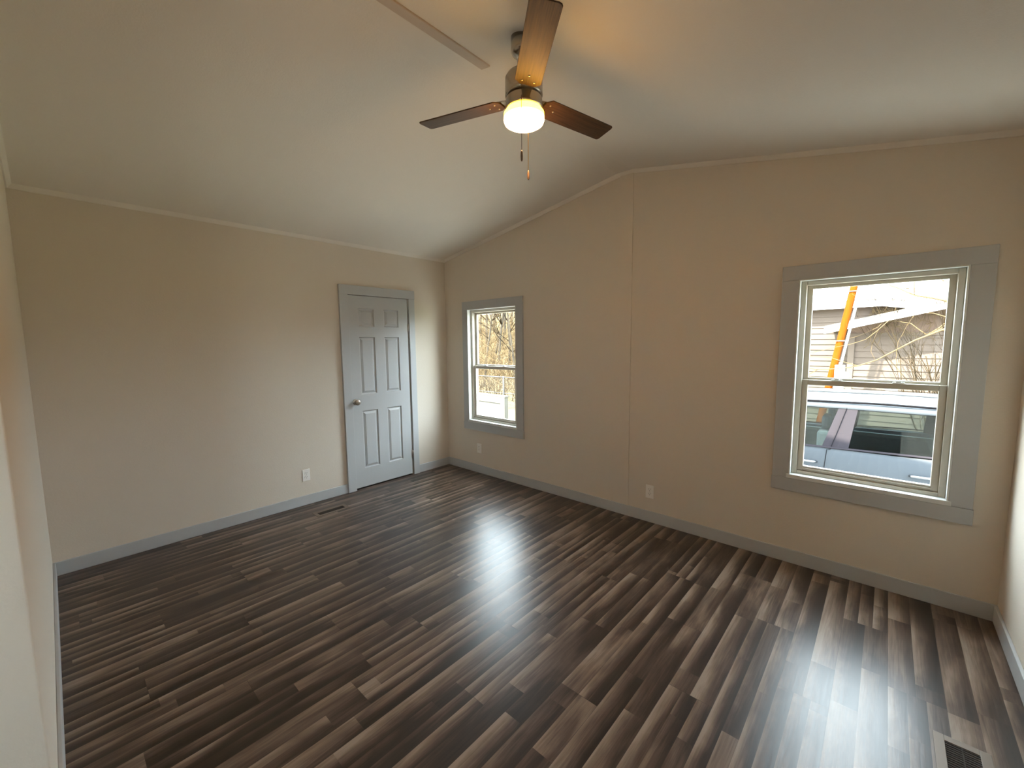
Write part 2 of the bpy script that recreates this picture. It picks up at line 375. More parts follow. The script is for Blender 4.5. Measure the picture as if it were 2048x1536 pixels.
# ================================================================== WINDOWS
def window(name, x0, x1, z0, z1, cx0, cx1, cz0, cz1, label):
    r = struct(name, ((x0 + x1) / 2, 0, z0), label); ox, oz = (x0 + x1) / 2, z0
    def P(mb, nm, mt, bev=0.0, par=None):
        mb.v = [(v[0] - ox, v[1], v[2] - oz) for v in mb.v]; return mb.build(nm, mt, r if par is None else par, bevel=bev)
    th = .019
    # flat casing boards: two sides, head, apron
    b = MB(); b.box((cx0, -th, z0 - .018), (x0, 0, cz1 - .094)); b.box((x1, -th, z0 - .018), (cx1, 0, cz1 - .094)); b.box((cx0, -th - .001, cz1 - .094), (cx1, 0, cz1))
    b.box((x0, -th, z1), (x1, 0, cz1 - .094)) if cz1 - .094 > z1 else None
    P(b, 'window_casing', M['trim'], .002)
    P(MB().box((cx0 - .004, -th - .002, cz0), (cx1 + .004, 0, z0 - .019)), 'window_apron', M['trim'], .002)
    # painted reveal lining the opening
    b = MB(); w = .009
    b.box((x0, -th - .001, z0), (x0 + w, WT - .01, z1)); b.box((x1 - w, -th - .001, z0), (x1, WT - .01, z1)); b.box((x0 + w, -th - .001, z1 - w), (x1 - w, WT - .01, z1)); 
    P(b, 'window_jamb', M['liner'], .0015)
    P(MB().box((x0 - .012, -th - .005, z0 - .018), (x1 + .012, WT - .01, z0 + .009)), 'window_sill', M['liner'], .002)
    # vinyl frame
    a0, a1, c0, c1 = x0 + w, x1 - w, z0 + .0095, z1 - w
    fw = .030
    def ring(q0, q1, r0, r1, y0, y1, wl, wr, wb, wt):
        m_ = MB(); m_.box((q0, y0, r0), (q0 + wl, y1, r1)); m_.box((q1 - wr, y0, r0), (q1, y1, r1)); m_.box((q0 + wl, y0, r0), (q1 - wr, y1, r0 + wb)); m_.box((q0 + wl, y0, r1 - wt), (q1 - wr, y1, r1)); return m_
    P(ring(a0, a1, c0, c1, .030, .115, fw, fw, .022, .028), 'window_frame', M['vinyl'], .003)
    f0, f1, g0, g1 = a0 + fw, a1 - fw, c0 + .022, c1 - .028
    zm = 1.262
    # upper sash (outer track), lower sash (inner track); panes are parts of their sash
    up = P(ring(f0, f1, zm - .005, g1, .075, .103, .030, .030, .034, .022), 'upper_sash', M['vinyl'], .003)
    lo = P(ring(f0, f1, g0, zm + .014, .042, .072, .034, .034, .034, .034), 'lower_sash', M['vinyl'], .003)
    P(MB().box((f0 + .028, .087, zm + .027), (f1 - .028, .091, g1 - .020)), 'window_pane', M['pane'], 0, up)
    P(MB().box((f0 + .032, .055, g0 + .032), (f1 - .032, .059, zm - .018)), 'window_pane', M['pane'], 0, lo)
    # two sash locks on the meeting rail and a lift lip along the bottom
    wd_ = f1 - f0
    for fr in (.27, .70):
        cx = f0 + wd_ * fr
        k = MB(); k.box((cx - .028, .046, zm + .0145), (cx + .028, .068, zm + .020)); k.box((cx - .012, .050, zm + .020), (cx + .012, .066, zm + .029)); k.box((cx - .022, .052, zm + .026), (cx + .014, .060, zm + .031))
        P(k, 'sash_lock', M['liner'], .002, lo)
    P(MB().box((f0 + .03, .036, g0 + .012), (f1 - .03, .043, g0 + .020)), 'sash_lift', M['vinyl'], .001, lo)
    return r
window('window_1', *WIN[0], 3.559, 4.510, .512, 2.025, 'larger looking window on the right, parked car outside')
window('window_2', *WIN[1], .327, 1.268, .512, 2.025, 'window by the corner with bare trees outside')


w3 = window('window_fill', -.35, .35, RW[2], RW[3], -.444, .444, RW[2] - .11, RW[3] + .094, 'unseen hall window added behind the camera for fill daylight'); w3.location = (W, (RW[0] + RW[1]) / 2, RW[2]); w3.rotation_euler = (0, 0, -PI / 2)

# ================================================================== DOOR
dr = struct('door_1', (0, (dy0 + dy1) / 2, 0), 'pale grey six-panel closet door'); dyo = (dy0 + dy1) / 2
def D(mb, nm, mt, bev=0.0, par=None, lab=None):
    mb.v = [(v[0], v[1] - dyo, v[2]) for v in mb.v]; o = mb.build(nm, mt, par or dr, bevel=bev)
    if lab: o['label'] = lab
    return o
b = MB(); b.box((0, -1.364, 0), (.027, dy0 - .004, 2.142 - .094)); b.box((0, dy1 + .012, 0), (.022, -.474, 2.142 - .094)); b.box((0, -1.364, 2.142 - .094), (.0275, -.474, 2.142))
D(b, 'door_casing', M['trim'], .002)
b = MB(); b.box((-WT + .03, dy1 + .0085, 0), (0.012, dy1 + .0115, 2.05)); b.box((-.06, dy1 - .004, 0.0), (-.034, dy1 + .008, 2.05)); 
D(b, 'door_jamb', M['trim'])
# slab: front face with six raised panels
x_f = .006; zb, zt = .016, 2.044; ys = (dy0, dy1 - .003)
PY = ((-1.163, -.981), (-.867, -.685)); PZ = ((.217, .838), (1.013, 1.618), (1.726, 1.913))
b = MB(); ygrid = [ys[0], PY[0][0], PY[0][1], PY[1][0], PY[1][1], ys[1]]; zgrid = [zb, PZ[0][0], PZ[0][1], PZ[1][0], PZ[1][1], PZ[2][0], PZ[2][1], zt]
for i in range(5):
    for j in range(7):
        y0, y1, z0, z1 = ygrid[i], ygrid[i + 1], zgrid[j], zgrid[j + 1]
        if i in (1, 3) and j in (1, 3, 5):
            rings = [(0, x_f), (.007, x_f - .011), (.014, x_f - .0125), (.034, x_f - .002), (.036, x_f - .001)]; vs = []
            for ins, xx in rings: vs += [(xx, y0 + ins, z0 + ins), (xx, y1 - ins, z0 + ins), (xx, y1 - ins, z1 - ins), (xx, y0 + ins, z1 - ins)]
            fs = [(r * 4 + k, r * 4 + (k + 1) % 4, r * 4 + 4 + (k + 1) % 4, r * 4 + 4 + k) for r in range(4) for k in range(4)] + [(16, 17, 18, 19)]
            b.add(vs, fs)
        else: b.add([(x_f, y0, z0), (x_f, y1, z0), (x_f, y1, z1), (x_f, y0, z1)], [(0, 1, 2, 3)])
xb_ = -.030
Y0, Y1 = ys
b.add([(x_f, Y0, zb), (x_f, Y1, zb), (x_f, Y1, zt), (x_f, Y0, zt), (xb_, Y0, zb), (xb_, Y1, zb), (xb_, Y1, zt), (xb_, Y0, zt)], [(0, 4, 5, 1), (1, 5, 6, 2), (2, 6, 7, 3), (3, 7, 4, 0), (4, 7, 6, 5)])
slab = D(b, 'door_slab', M['trim'])
rx = Matrix.Rotation(PI / 2, 3, 'Y')
kb = MB(); kb.lathe([(.030, 0), (.032, .004), (.028, .009), (.013, .012), (.011, .024), (.018, .030), (.027, .040), (.030, .050), (.027, .060), (.016, .066), (.004, .067)], (x_f, -1.236, .943), 28, rx)
D(kb, 'door_knob', M['satin'], 0, slab, 'satin metal round knob')
for z in (.25, 1.72):
    h = MB(); h.tube([(.013, dy1 + .003, z - .045), (.013, dy1 + .003, z + .045)], .007, 10); h.box((-.002, dy1 - .010, z - .044), (.0075, dy1 + .011, z + .044)); D(h, 'hinge', M['satin'])
MB().box((-WT + .031, dy0, 0.0003), (.004, dy1, .004)).build('door_gap_strip', M['dark'], label='dark strip in the gap under the door', **ST)  # dark strip filling the gap below the slab

# ================================================================== OUTLETS
def outlet(loc, rz, label):
    r = thing('wall_outlet', label, 'outlet', loc, rz, 'duplex outlets low on the walls')
    # local: plate faces -y
    b = MB(); b.box((-.035, -.0055, -.0575), (.035, 0, .0575)); p = b.build('cover_plate', M['plate'], r, bevel=.003)
    for z in (-.0195, .0195):
        f = MB(); f.lathe([(.0172, 0), (.0172, .002)], (0, -.0055, z), 24, Matrix.Rotation(PI / 2, 3, 'X'), False); q = f.build('receptacle', M['plate'], r)
        s = MB(); s.box((-.0075, -.0082, z + .000), (-.0055, -.0074, z + .009)); s.box((.0055, -.0082, z + .001), (.0075, -.0074, z + .009)); s.box((-.002, -.0082, z - .010), (.002, -.0074, z - .006)); s.build('slots', M['slot'], q)
    f = MB(); f.lathe([(.003, 0), (.003, .001)], (0, -.0055, 0), 12, Matrix.Rotation(PI / 2, 3, 'X'), False); f.build('screw', M['satin'], r)
    return r
outlet((0, -1.770, .290), PI / 2, 'white duplex outlet on the door wall, left of the door')
outlet((2.670, 0, .265), 0, 'duplex outlet just right of the vertical batten on the window wall')
outlet((.565, 0, .296), 0, 'small duplex outlet below the corner window')

# ================================================================== FLOOR REGISTERS
def register(x, y, w, l, label):
    r = thing('floor_register', label, 'floor vent', (x, y, 0.0), 0, 'metal heating registers let into the floor')
    iw, il = w - .062, l - .062; b = MB()
    b.box((-w / 2, -l / 2, 0), (-iw / 2, l / 2, .004)); b.box((iw / 2, -l / 2, 0), (w / 2, l / 2, .004)); b.box((-iw / 2, -l / 2, 0), (iw / 2, -il / 2, .004)); b.box((-iw / 2, il / 2, 0), (iw / 2, l / 2, .004))
    b.build('frame', M['regi'], r, bevel=.0015)
    MB().box((-iw / 2, -il / 2, .0002), (iw / 2, il / 2, .0006)).build('well_shade', M['regin'], r)  # flat dark sheet stands in for the shaded duct below
    s = MB(); n = 22
    for i in range(n):
        yy = -il / 2 + il * (i + .5) / n; s.box((-iw / 2, yy - .0016, .0007), (iw / 2, yy + .0016, .0028))
    s.box((-.002, -il / 2, .0008), (.002, il / 2, .003)); s.build('grille', M['regin'], r)
register(.333, -1.69, .125, .300, 'floor vent beside the door wall, below the white outlet')
register(4.408, -1.280, .155, .310, 'floor vent by the right wall, cut off by the bottom edge')

# ================================================================== CEILING FAN
FX, FY = 2.832, -1.826; FZ = 2.66
fan = thing('ceiling_fan', 'three-bladed brushed nickel ceiling fan with dark wood blades and lit glass', 'ceiling fan', (FX, FY, FZ))
ct = ceil_z(FX) - FZ
tilt = Matrix.Rotation(math.atan(.1804), 3, 'Y')
cp = MB(); cp.lathe([(.056, ct - .0), (.056, ct - .052), (.050, ct - .062), (.034, ct - .072), (.024, ct - .074)], (0, 0, 0), 36)
for i in range(36): v = cp.v[i]; cp.v[i] = (v[0], v[1], ceil_z(FX + v[0]) - FZ)
cp.build('canopy', M['nickel'], fan)
db = MB(); db.lathe([(.022, ct - .071), (.029, ct - .080), (.030, ct - .090), (.024, ct - .102), (.014, ct - .108)], (0, 0, 0), 24); db.build('hanger_ball', M['liner'], fan, label='white hanger ball and wiring under the canopy')
MB().tube([(0, 0, ct - .10), (0, 0, .070)], .013, 16).build('downrod', M['nickel'], fan)
mo = MB(); mo.lathe([(.020, .082), (.055, .079), (.074, .070), (.083, .056), (.084, .000), (.084, -.018), (.078, -.022)], (0, 0, 0), 48); mo.build('motor_housing', M['nickel'], fan)
sh = MB(); sh.lathe([(.060, -.020), (.078, -.026), (.082, -.034), (.082, -.062), (.086, -.068), (.086, -.076), (.070, -.078)], (0, 0, 0), 48); sh.build('light_kit_collar', M['nickel'], fan)
gl = MB(); gl.lathe([(.080, -.0785), (.084, -.086), (.090, -.092), (.091, -.100), (.091, -.120), (.087, -.131), (.074, -.139), (.050, -.144), (.02, -.1455), (.001, -.146)], (0, 0, 0), 48); gl.build('glass_shade', M['lampglass'], fan, label='lit amber frosted glass drum')
BZ = -.031; R0, HW = .108, .056
for ang, R1 in ((197.9, .536), (77.9, .536), (317.9, .552)):
    a = math.radians(ang)
    mt = Matrix.Rotation(a, 3, 'Z') @ Matrix.Rotation(math.radians(-10), 3, 'X')
    bl = MB(); out = [(R0, -HW + .022), (R0 + .022, -HW), (R1 - .012, -HW), (R1 - .004, -HW + .004), (R1, -HW + .014), (R1, HW - .014), (R1 - .004, HW - .004), (R1 - .012, HW), (R0 + .022, HW), (R0, HW - .022)]
    n = len(out); th = .0055
    bl.add([Vector((p[0], p[1], th / 2)) for p in out] + [Vector((p[0], p[1], -th / 2)) for p in out], [tuple(range(n)), tuple(range(n, 2 * n))[::-1]] + [(i, n + i, n + (i + 1) % n, (i + 1) % n) for i in range(n)])
    o = bl.build('fan_blade', M['blade'], fan, bevel=.0012); o.matrix_local = Matrix.Translation((0, 0, BZ)) @ mt.to_4x4()
    # blade iron above the blade root, and three screws below it
    ir = MB(); ir.add([Vector(p) for p in ((.060, -.020, .006), (.120, -.034, .006), (.185, -.030, .006), (.200, 0, .006), (.185, .030, .006), (.120, .034, .006), (.060, .020, .006), (.060, -.020, .0095), (.120, -.034, .0095), (.185, -.030, .0095), (.200, 0, .0095), (.185, .030, .0095), (.120, .034, .0095), (.060, .020, .0095))],
        [tuple(range(7))[::-1], tuple(range(7, 14))] + [(i, (i + 1) % 7, 7 + (i + 1) % 7, 7 + i) for i in range(7)])
    i_ = ir.build('blade_arm', M['nickel'], o); i_.location = (0, 0, -.0028)
    for sx, sy in ((.135, -.026), (.135, .026), (.172, 0)):
        sc = MB(); sc.lathe([(.0045, 0), (.0045, -.0012), (.003, -.0028), (.0005, -.003)], (sx, sy, -th / 2), 12); sc.build('screw', M['satin'], o)
# pull chains: the light's hangs on the far side of the glass, the fan's in front of it
def pull(dx, dy, z0, z1, rad, fm, nm):
    b = MB(); b.tube([(dx * .80, dy * .80, z0), (dx, dy, z0 - .012), (dx, dy, z1)], rad, 6); c_ = b.build('pull_chain', M['chain'] if fm == 'wood' else M['fobwood'], fan)
    f = MB(); f.lathe([(.0015, z1 + .002), (.0045, z1 - .006), (.0052, z1 - .022), (.0045, z1 - .038), (.002, z1 - .044)], (dx, dy, 0), 14); f.build('chain_fob', M['fobwood'], c_)
vd = Vector((4.11 - FX, -3.345 - FY, 0)).normalized(); sdv = Vector((.744, .668, 0))
p1 = vd * .098 - sdv * .011; p2 = -vd * .095 + sdv * .019
pull(p1.x, p1.y, -.055, -.292, .0013, 'x', 'a'); pull(p2.x, p2.y, -.055, -.298, .0022, 'wood', 'b')

# ================================================================== FILL LIGHT (unseen lamp added behind the opening to brighten the room)
hl = thing('hall_fill_light', 'unseen round flush light added behind the camera as fill', 'ceiling light', (2.9, -4.45, ceil_z(2.9) - .045))
pb = MB(); pb.lathe([(.15, .02), (.15, -.03), (.14, -.035)], (0, 0, 0), 32); pb.build('base', M['nickel'], hl)
gb = MB(); gb.lathe([(.14, -.036), (.135, -.06), (.10, -.085), (.05, -.095), (.002, -.097)], (0, 0, 0), 32); gb.build('globe', mat('hall_fill_glass', (.9, .9, .85), .4, emit=((1.0, .86, .68), HALL)), hl)

# ================================================================== OUTDOORS
MB().box((-60, .14, GZ - .3), (-2.6, 6.2, GZ - .01)).build('ground_yard_side', M['leafbank'], **ST)
MB().box((-2.6, .14, GZ - .3), (60, 6.2, GZ)).build('ground', M['ground'], label='gravel drive outside the windows', **ST)
MB().box((-2.0, 6.2, GZ - .3), (60, 60, GZ + .02)).build('lawn', M['grass'], label='green lawn behind the parked car', **ST)
MB().box((-60, -40, GZ - .3), (60, .14, GZ - .001)).build('ground_yard', M['ground'], **ST)
MB().box((-60, 6.2, GZ - .3), (-2.0, 12, GZ - .15)).build('ground_woods', M['leafbank'], **ST)
# rising bank behind the fence on the left
b = MB(); n1, n2 = 26, 14; vs = []
for j in range(n2):
    for i in range(n1):
        x = -42 + 41 * i / (n1 - 1); y = 10 + 22 * j / (n2 - 1); t = j / (n2 - 1)
        vs.append((x, y, GZ - .2 + 6.0 * t ** 1.1 + random.uniform(-.12, .12) * (t > 0)))
b.add(vs, [(j * n1 + i, j * n1 + i + 1, (j + 1) * n1 + i + 1, (j + 1) * n1 + i) for j in range(n2 - 1) for i in range(n1 - 1)], True)
b.build('bank', M['leafbank'], fix=True, label='leaf-covered bank rising behind the fence', **ST)

# ------------------------------------------------------------------ neighbour's house
hs = thing('house', 'tan sided house with white fascia boards across the drive', 'house', (3.6, 9.0, GZ))
HO = Vector((3.6, 9.0, GZ))
def H(mb, nm, mt, par=None, bev=0.0):
    mb.v = [tuple(Vector(v) - HO) for v in mb.v]; return mb.build(nm, mt, par or hs, bevel=bev)
def laps(x0, x1, topf, y, z0, pitch=.128):
    """lap siding facing -y: each board leans out at its foot"""
    b = MB(); z = z0
    while True:
        z2 = z + pitch; t0 = min(topf(x0), topf(x1)); t1 = max(topf(x0), topf(x1))
        if z >= max(t1, topf((x0 + x1) / 2)): break
        segs = 24; dx = (x1 - x0) / segs
        for i in range(segs):
            a, c_ = x0 + i * dx, x0 + (i + 1) * dx; za, zc = min(z2, topf(a)), min(z2, topf(c_))
            if za <= z + .002 and zc <= z + .002: continue
            za = max(za, z); zc = max(zc, z); f = .020
            b.add([(a, y - f, z), (c_, y - f, z), (c_, y - f + f * (zc - z) / pitch, zc), (a, y - f + f * (za - z) / pitch, za), (a, y, z), (c_, y, z)], [(0, 1, 2, 3), (0, 4, 5, 1)])
        z = z2
    return b
farroof = lambda x: 2.385 - .018 * (3.97 - x) if x < 3.97 else 2.385 - .182 * (x - 3.97)
H(laps(-1.2, 8.2, lambda x: farroof(x) - .05, 9.0, GZ + .3), 'siding', M['siding'])
b = MB(); b.prism([(-1.2, GZ), (8.2, GZ), (8.2, farroof(8.2) - .05), (3.97, farroof(3.97) - .05), (-1.2, farroof(-1.2) - .05)], 'y', 9.001, 13.5); H(b, 'wall_core', M['soffit'])
MB_ = MB().box((-1.25, 8.985, GZ), (8.2, 9.1, GZ + .3)); H(MB_, 'foundation', M['white'])
b = MB()
for xa, xb2 in ((-1.6, 3.97), (3.97, 8.4)):
    za, zb2 = farroof(xa) if xa > -1.2 else farroof(-1.2), farroof(xb2)
    b.prism([(xa, za - .145), (xb2, zb2 - .145), (xb2, zb2), (xa, za)], 'y', 8.70, 8.74)
H(b, 'fascia', M['white'])
b = MB()
for xa, xb2 in ((-1.6, 3.97), (3.97, 8.4)):
    za, zb2 = farroof(xa), farroof(xb2)
    b.prism([(xa, za), (xb2, zb2), (xb2, zb2 + .03), (xa, za + .03)], 'y', 8.68, 13.6)
H(b, 'roof', M['shingle'])
b = MB()
for xa, xb2 in ((-1.6, 3.97), (3.97, 8.4)):
    b.prism([(xa, farroof(xa) - .10), (xb2, farroof(xb2) - .10), (xb2, farroof(xb2) - .08), (xa, farroof(xa) - .08)], 'y', 8.74, 9.0)
H(b, 'soffit', M['soffit'])
# nearer gable wing
nearroof = lambda x: 1.775 + .235 * (x - 3.13) if x < 7.2 else 1.775 + .235 * 4.07 - .235 * (x - 7.2)
H(laps(3.52, 10.9, lambda x: min(1.60, nearroof(x) - .05), 7.75, GZ + .3), 'wing_siding', M['siding'])
b = MB(); b.prism([(3.52, 1.60), (10.9, 1.60), (10.9, nearroof(10.9) - .04), (7.2, nearroof(7.2) - .04), (3.52, nearroof(3.52) - .04)], 'y', 7.735, 7.80); H(b, 'gable_board', M['soffit'])
b = MB().box((3.50, 7.70, 1.60), (10.95, 7.74, 1.655)); H(b, 'frieze_board', M['siding'])
b = MB().box((3.50, 7.70, GZ), (3.60, 7.78, 1.60)); H(b, 'corner_board', M['siding'])
b = MB().prism([(3.52, GZ), (10.9, GZ), (10.9, 1.60), (3.52, 1.60)], 'y', 7.77, 8.98); H(b, 'wing_core', M['siding'])
b = MB()
for xa, xb2 in ((3.13, 7.2), (7.2, 11.3)): b.prism([(xa, nearroof(xa) - .125), (xb2, nearroof(xb2) - .125), (xb2, nearroof(xb2)), (xa, nearroof(xa))], 'y', 7.18, 7.22)
H(b, 'wing_fascia', M['white'])
b = MB()
for xa, xb2 in ((3.13, 7.2), (7.2, 11.3)): b.prism([(xa, nearroof(xa)), (xb2, nearroof(xb2)), (xb2, nearroof(xb2) + .03), (xa, nearroof(xa) + .03)], 'y', 7.16, 9.3)
H(b, 'wing_roof', M['shingle'])
b = MB()
for xa, xb2 in ((3.15, 7.2), (7.2, 11.2)): b.prism([(xa, nearroof(xa) - .09), (xb2, nearroof(xb2) - .09), (xb2, nearroof(xb2) - .07), (xa, nearroof(xa) - .07)], 'y', 7.22, 8.98)
H(b, 'wing_soffit', M['soffit'])

# ------------------------------------------------------------------ leaning pole, conduit and meter box
pr = thing('utility_pole', 'leaning orange-brown wooden pole with a white conduit strapped to it', 'pole', (3.10, 6.6, GZ))
d = Vector((.148, 0, 1.0))
def pp(z): return Vector((0, 0, 0)) + d * z
MB().tube([pp(-.1), pp(1.5), pp(3.0), pp(5.6)], [.062, .060, .058, .052], 14).build('pole', M['pole'], pr)
cx_ = Vector((.098, -.01, 0))
MB().tube([pp(1.60) + cx_, pp(3.0) + cx_, pp(5.5) + cx_], .022, 10).build('conduit', M['pvc'], pr)
for z in (2.3, 3.2, 4.4): MB().box((-.07, -.070, z), (.13, -.058, z + .02), Matrix.Translation((d.x * z, 0, 0))).build('strap', M['galv'], pr)
mb_ = MB(); mb_.box((.05, -.15, 1.42), (.20, -.045, 1.86), Matrix.Translation((.245, 0, 0))); q = mb_.build('meter_box', M['pvc'], pr, bevel=.01)
mm = MB(); mm.lathe([(.055, 0), (.055, .05), (.04, .065), (.002, .07)], (.47, -.10, 1.68), 20, Matrix.Rotation(PI / 2, 3, 'X')); mm.build('meter', M['lens'], q)

# ------------------------------------------------------------------ bare trees and vines
def twigs(b, p, d, ln, r, depth, spread=.55, up=.15, nseg=4, kids=3, n=5, wig=.13):
    pts = [Vector(p)]; dd = Vector(d).normalized()
    for i in range(nseg):
        dd = (dd + Vector((random.gauss(0, wig), random.gauss(0, wig), random.gauss(0, wig * .8) + up * .15))).normalized(); pts.append(pts[-1] + dd * ln / nseg)
    b.tube(pts, [r * (1 - .6 * i / nseg) for i in range(nseg + 1)], n)
    if depth <= 0: return
    for k in range(kids):
        i = random.randint(1, nseg); a = random.uniform(0, 2 * PI); s = dd.orthogonal().normalized(); s2 = dd.cross(s)
        nd = (dd + (s * math.cos(a) + s2 * math.sin(a)) * spread * random.uniform(.7, 1.5) + Vector((0, 0, up))).normalized()
        twigs(b, pts[i], nd, ln * random.uniform(.5, .78), r * .5, depth - 1, spread, up, max(2, nseg - 1), kids, max(3, n - 1), wig)
def bare_tree(x, y, z, h, r, lean, label, group=None, kids=4, depth=3):
    t = thing('bare_tree', label, 'tree', (x, y, z), 0, group)
    pts = [Vector((0, 0, -.3))]; dd = Vector(lean)
    for i in range(6): dd = (dd + Vector((random.gauss(0, .05), random.gauss(0, .05), 0))).normalized(); pts.append(pts[-1] + dd * h / 6)
    MB().tube(pts, [r * (1 - .12 * i) for i in range(7)], 9).build('trunk', M['bark'], t)
    b = MB()
    for k in range(kids * 3):
        i = random.randint(2, 6); a = random.uniform(0, 2 * PI)
        twigs(b, pts[i], (math.cos(a) * .8, math.sin(a) * .8, .7), h * random.uniform(.25, .42), r * .32, depth - 1, .6, .12, 4, 3, 4)
    b.build('branches', M['twig'], t); return t
random.seed(21)
def bank_z(y): return GZ - .2 + max(0, (y - 10) / 22) ** 1.1 * 6.0
def sight(y, t): return 4.11 - (1.054 + (.88 - 1.054) * t) * (y + 3.35)          # x at depth y, t = 0 left .. 1 right of the corner window
tl = [(.10, 11.4, 5.5, .075, (.10, 0, 1), 'slim bare tree farthest left in the corner window, leaning right'),
      (.52, 12.6, 6.5, .085, (-.16, 0, 1), 'nearest thick bare trunk in the middle of the corner window, leaning left'),
      (.36, 14.5, 7, .08, (.20, 0, 1), 'bare tree left of the middle of the corner window, leaning right'),
      (.80, 13.2, 6.5, .075, (.04, 0, 1), 'bare tree right of the middle of the corner window, nearly upright'),
      (.97, 11.8, 6, .07, (-.06, 0, 1), 'thin bare tree at the right edge of the corner window'),
      (.22, 17.0, 8, .10, (-.03, 0, 1), 'bare tree higher up the bank, left part of the corner window'),
      (.64, 18.5, 9, .11, (.08, 0, 1), 'tall bare tree higher up the bank, right of the leaning thick trunk'),
      (.45, 23.0, 9, .13, (0, 0, 1), 'tall bare tree high on the bank, middle of the corner window'),
      (.88, 24.0, 9, .13, (-.05, 0, 1), 'tall bare tree high on the bank, right part of the corner window'),
      (.06, 22.0, 9, .12, (.06, 0, 1), 'tall bare tree high on the bank, left edge of the corner window')]
for t_, y, h, r, ln, lb in tl: bare_tree(sight(y, t_), y, bank_z(y), h, r, ln, lb, 'bare winter trees beyond the corner window')
# uncountable brush under the trees
random.seed(5); b = MB()
for i in range(900):
    y = random.uniform(9.4, 24); x = sight(y, random.uniform(-.5, 1.6)); z = bank_z(y) - .05
    p = [Vector((x, y, z))]; dd = Vector((random.gauss(0, .35), random.gauss(0, .35), 1)).normalized(); hh = random.uniform(.8, 2.9)
    for k in range(3): dd = (dd + Vector((random.gauss(0, .25), random.gauss(0, .25), 0))).normalized(); p.append(p[-1] + dd * hh / 3)
    b.tube(p, [.016, .012, .008, .004], 3)
    for k in range(4):
        q = p[random.randint(1, 3)]; e = q + Vector((random.gauss(0, .35), random.gauss(0, .35), random.uniform(.1, .6))); b.tube([q, (q + e) / 2 + Vector((random.gauss(0, .05), 0, .03)), e], [.009, .006, .003], 3)
tag(b.build('underbrush', M['vine'], fix=False, kind='stuff'), 'dense straw-coloured brush on the bank beyond the fence', 'brush')

# sapling in front of the wing and the tree whose boughs cross the big window
random.seed(12)
sp = thing('bare_sapling', 'pale many-stemmed bare sapling before the sided wing wall', 'sapling', (4.75, 7.1, GZ))
b = MB()
for k in range(6):
    a = random.uniform(0, 2 * PI); twigs(b, (random.uniform(-.08, .08), random.uniform(-.05, .05), 0), (math.cos(a) * .14, math.sin(a) * .08, 1), 2.1, .017, 3, .42, .25, 5, 3, 5)
b.build('stems', M['twig'], sp)
random.seed(4)
vt = thing('leaning_tree', 'bare tree reaching pale crooked boughs across the top of the larger window', 'tree', (6.6, 6.1, GZ))
MB().tube([(0, 0, -.2), (-.15, 0, 1.0), (-.5, .05, 2.0), (-1.0, .1, 2.7)], [.09, .08, .065, .05], 9).build('trunk', M['bark'], vt)
b = MB()
twigs(b, (-.7, .05, 2.25), (-1, .05, .1), 1.7, .022, 2, .9, .05, 7, 3, 5, .30)
twigs(b, (-1.0, .1, 2.7), (-1, .0, .25), 2.6, .022, 2, .9, .0, 10, 3, 5, .28)
twigs(b, (-1.0, .1, 2.7), (-.8, .3, .9), 2.2, .020, 2, .8, .05, 9, 3, 5, .28)
twigs(b, (-1.0, .1, 2.7), (-1, -.1, .0), 3.4, .016, 2, .9, -.02, 12, 4, 5, .26)
b.build('boughs', M['vine'], vt)
random.seed(9)
vn = MB()
for k in range(26):
    x = random.uniform(3.9, 5.4); z = nearroof(x) - .13; p = [Vector((x, 7.65, z))]
    dd = Vector((random.gauss(0, .5), -.05, -1)).normalized()
    for s_ in range(6): dd = (dd + Vector((random.gauss(0, .45), random.gauss(0, .05), random.gauss(0, .3)))).normalized(); q = p[-1] + dd * .09; q.y = min(q.y, 7.68); p.append(q)
    vn.tube(p, .006, 4)
for k in range(50):
    x = random.uniform(3.75, 4.9); z = farroof(x) - .16; p = [Vector((x, 8.93, z))]
    dd = Vector((random.gauss(0, .7), 0, -1)).normalized()
    for s_ in range(4): dd = (dd + Vector((random.gauss(0, .5), 0, random.gauss(0, .3)))).normalized(); q = p[-1] + dd * .06; q.y = 8.93; p.append(q)
    vn.tube(p, .007, 4)
tag(vn.build('dry_vines', M['vine'], fix=False, kind='stuff'), 'tangle of dry vines hanging under the eaves of the sided house', 'vines')

# ------------------------------------------------------------------ fence, gate post, white box (corner window)
fr = thing('chain_link_fence', 'galvanised chain link fence in front of the wooded bank', 'fence', (-7.0, 8.0, GZ - .15))
for px in (-4.0, -1.9, 0.46, 2.6, 4.6):
    MB().tube([(px, 0, -.2), (px, 0, 1.24)], .028, 10).build('post', M['galv'], fr)
MB().tube([(-5, 0, 1.20), (5, 0, 1.20)], .020, 8).build('top_rail', M['galv'], fr)
MB().tube([(-5, 0, .60), (5, 0, .60)], .012, 8).build('middle_rail', M['galv'], fr)
b = MB(); st_ = .075
for i in range(-16, 134):
    x0 = -5 + i * st_
    for sg in (1, -1):
        a = [x0, .03]; c2 = [x0 + sg * 1.15, 1.18]
        if min(a[0], c2[0]) < -5 or max(a[0], c2[0]) > 5: continue
        b.tube([(a[0], 0, a[1]), (c2[0], 0, c2[1])], .0022, 3)
b.build('wire_mesh', M['galv'], fr, fix=False)
bx = thing('utility_box', 'white panelled box standing before the chain link fence', 'box', (-4.43, 5.2, GZ))
bx.rotation_euler = (0, 0, -.04)
b = MB(); b.box((-.62, -.02, 0), (.62, .10, .80)); b.build('body', M['shed'], bx, bevel=.01)
b = MB(); b.box((-.64, -.05, .80), (.64, .13, .84)); b.build('lid', M['shed'], bx, bevel=.008)
b = MB(); b.box((.44, -.045, 0), (.62, -.02, .80)); b.box((-.62, -.045, .62), (.44, -.02, .80)); b.box((-.62, -.045, 0), (.44, -.02, .10)); b.build('face_frame', M['shed'], bx, bevel=.005)

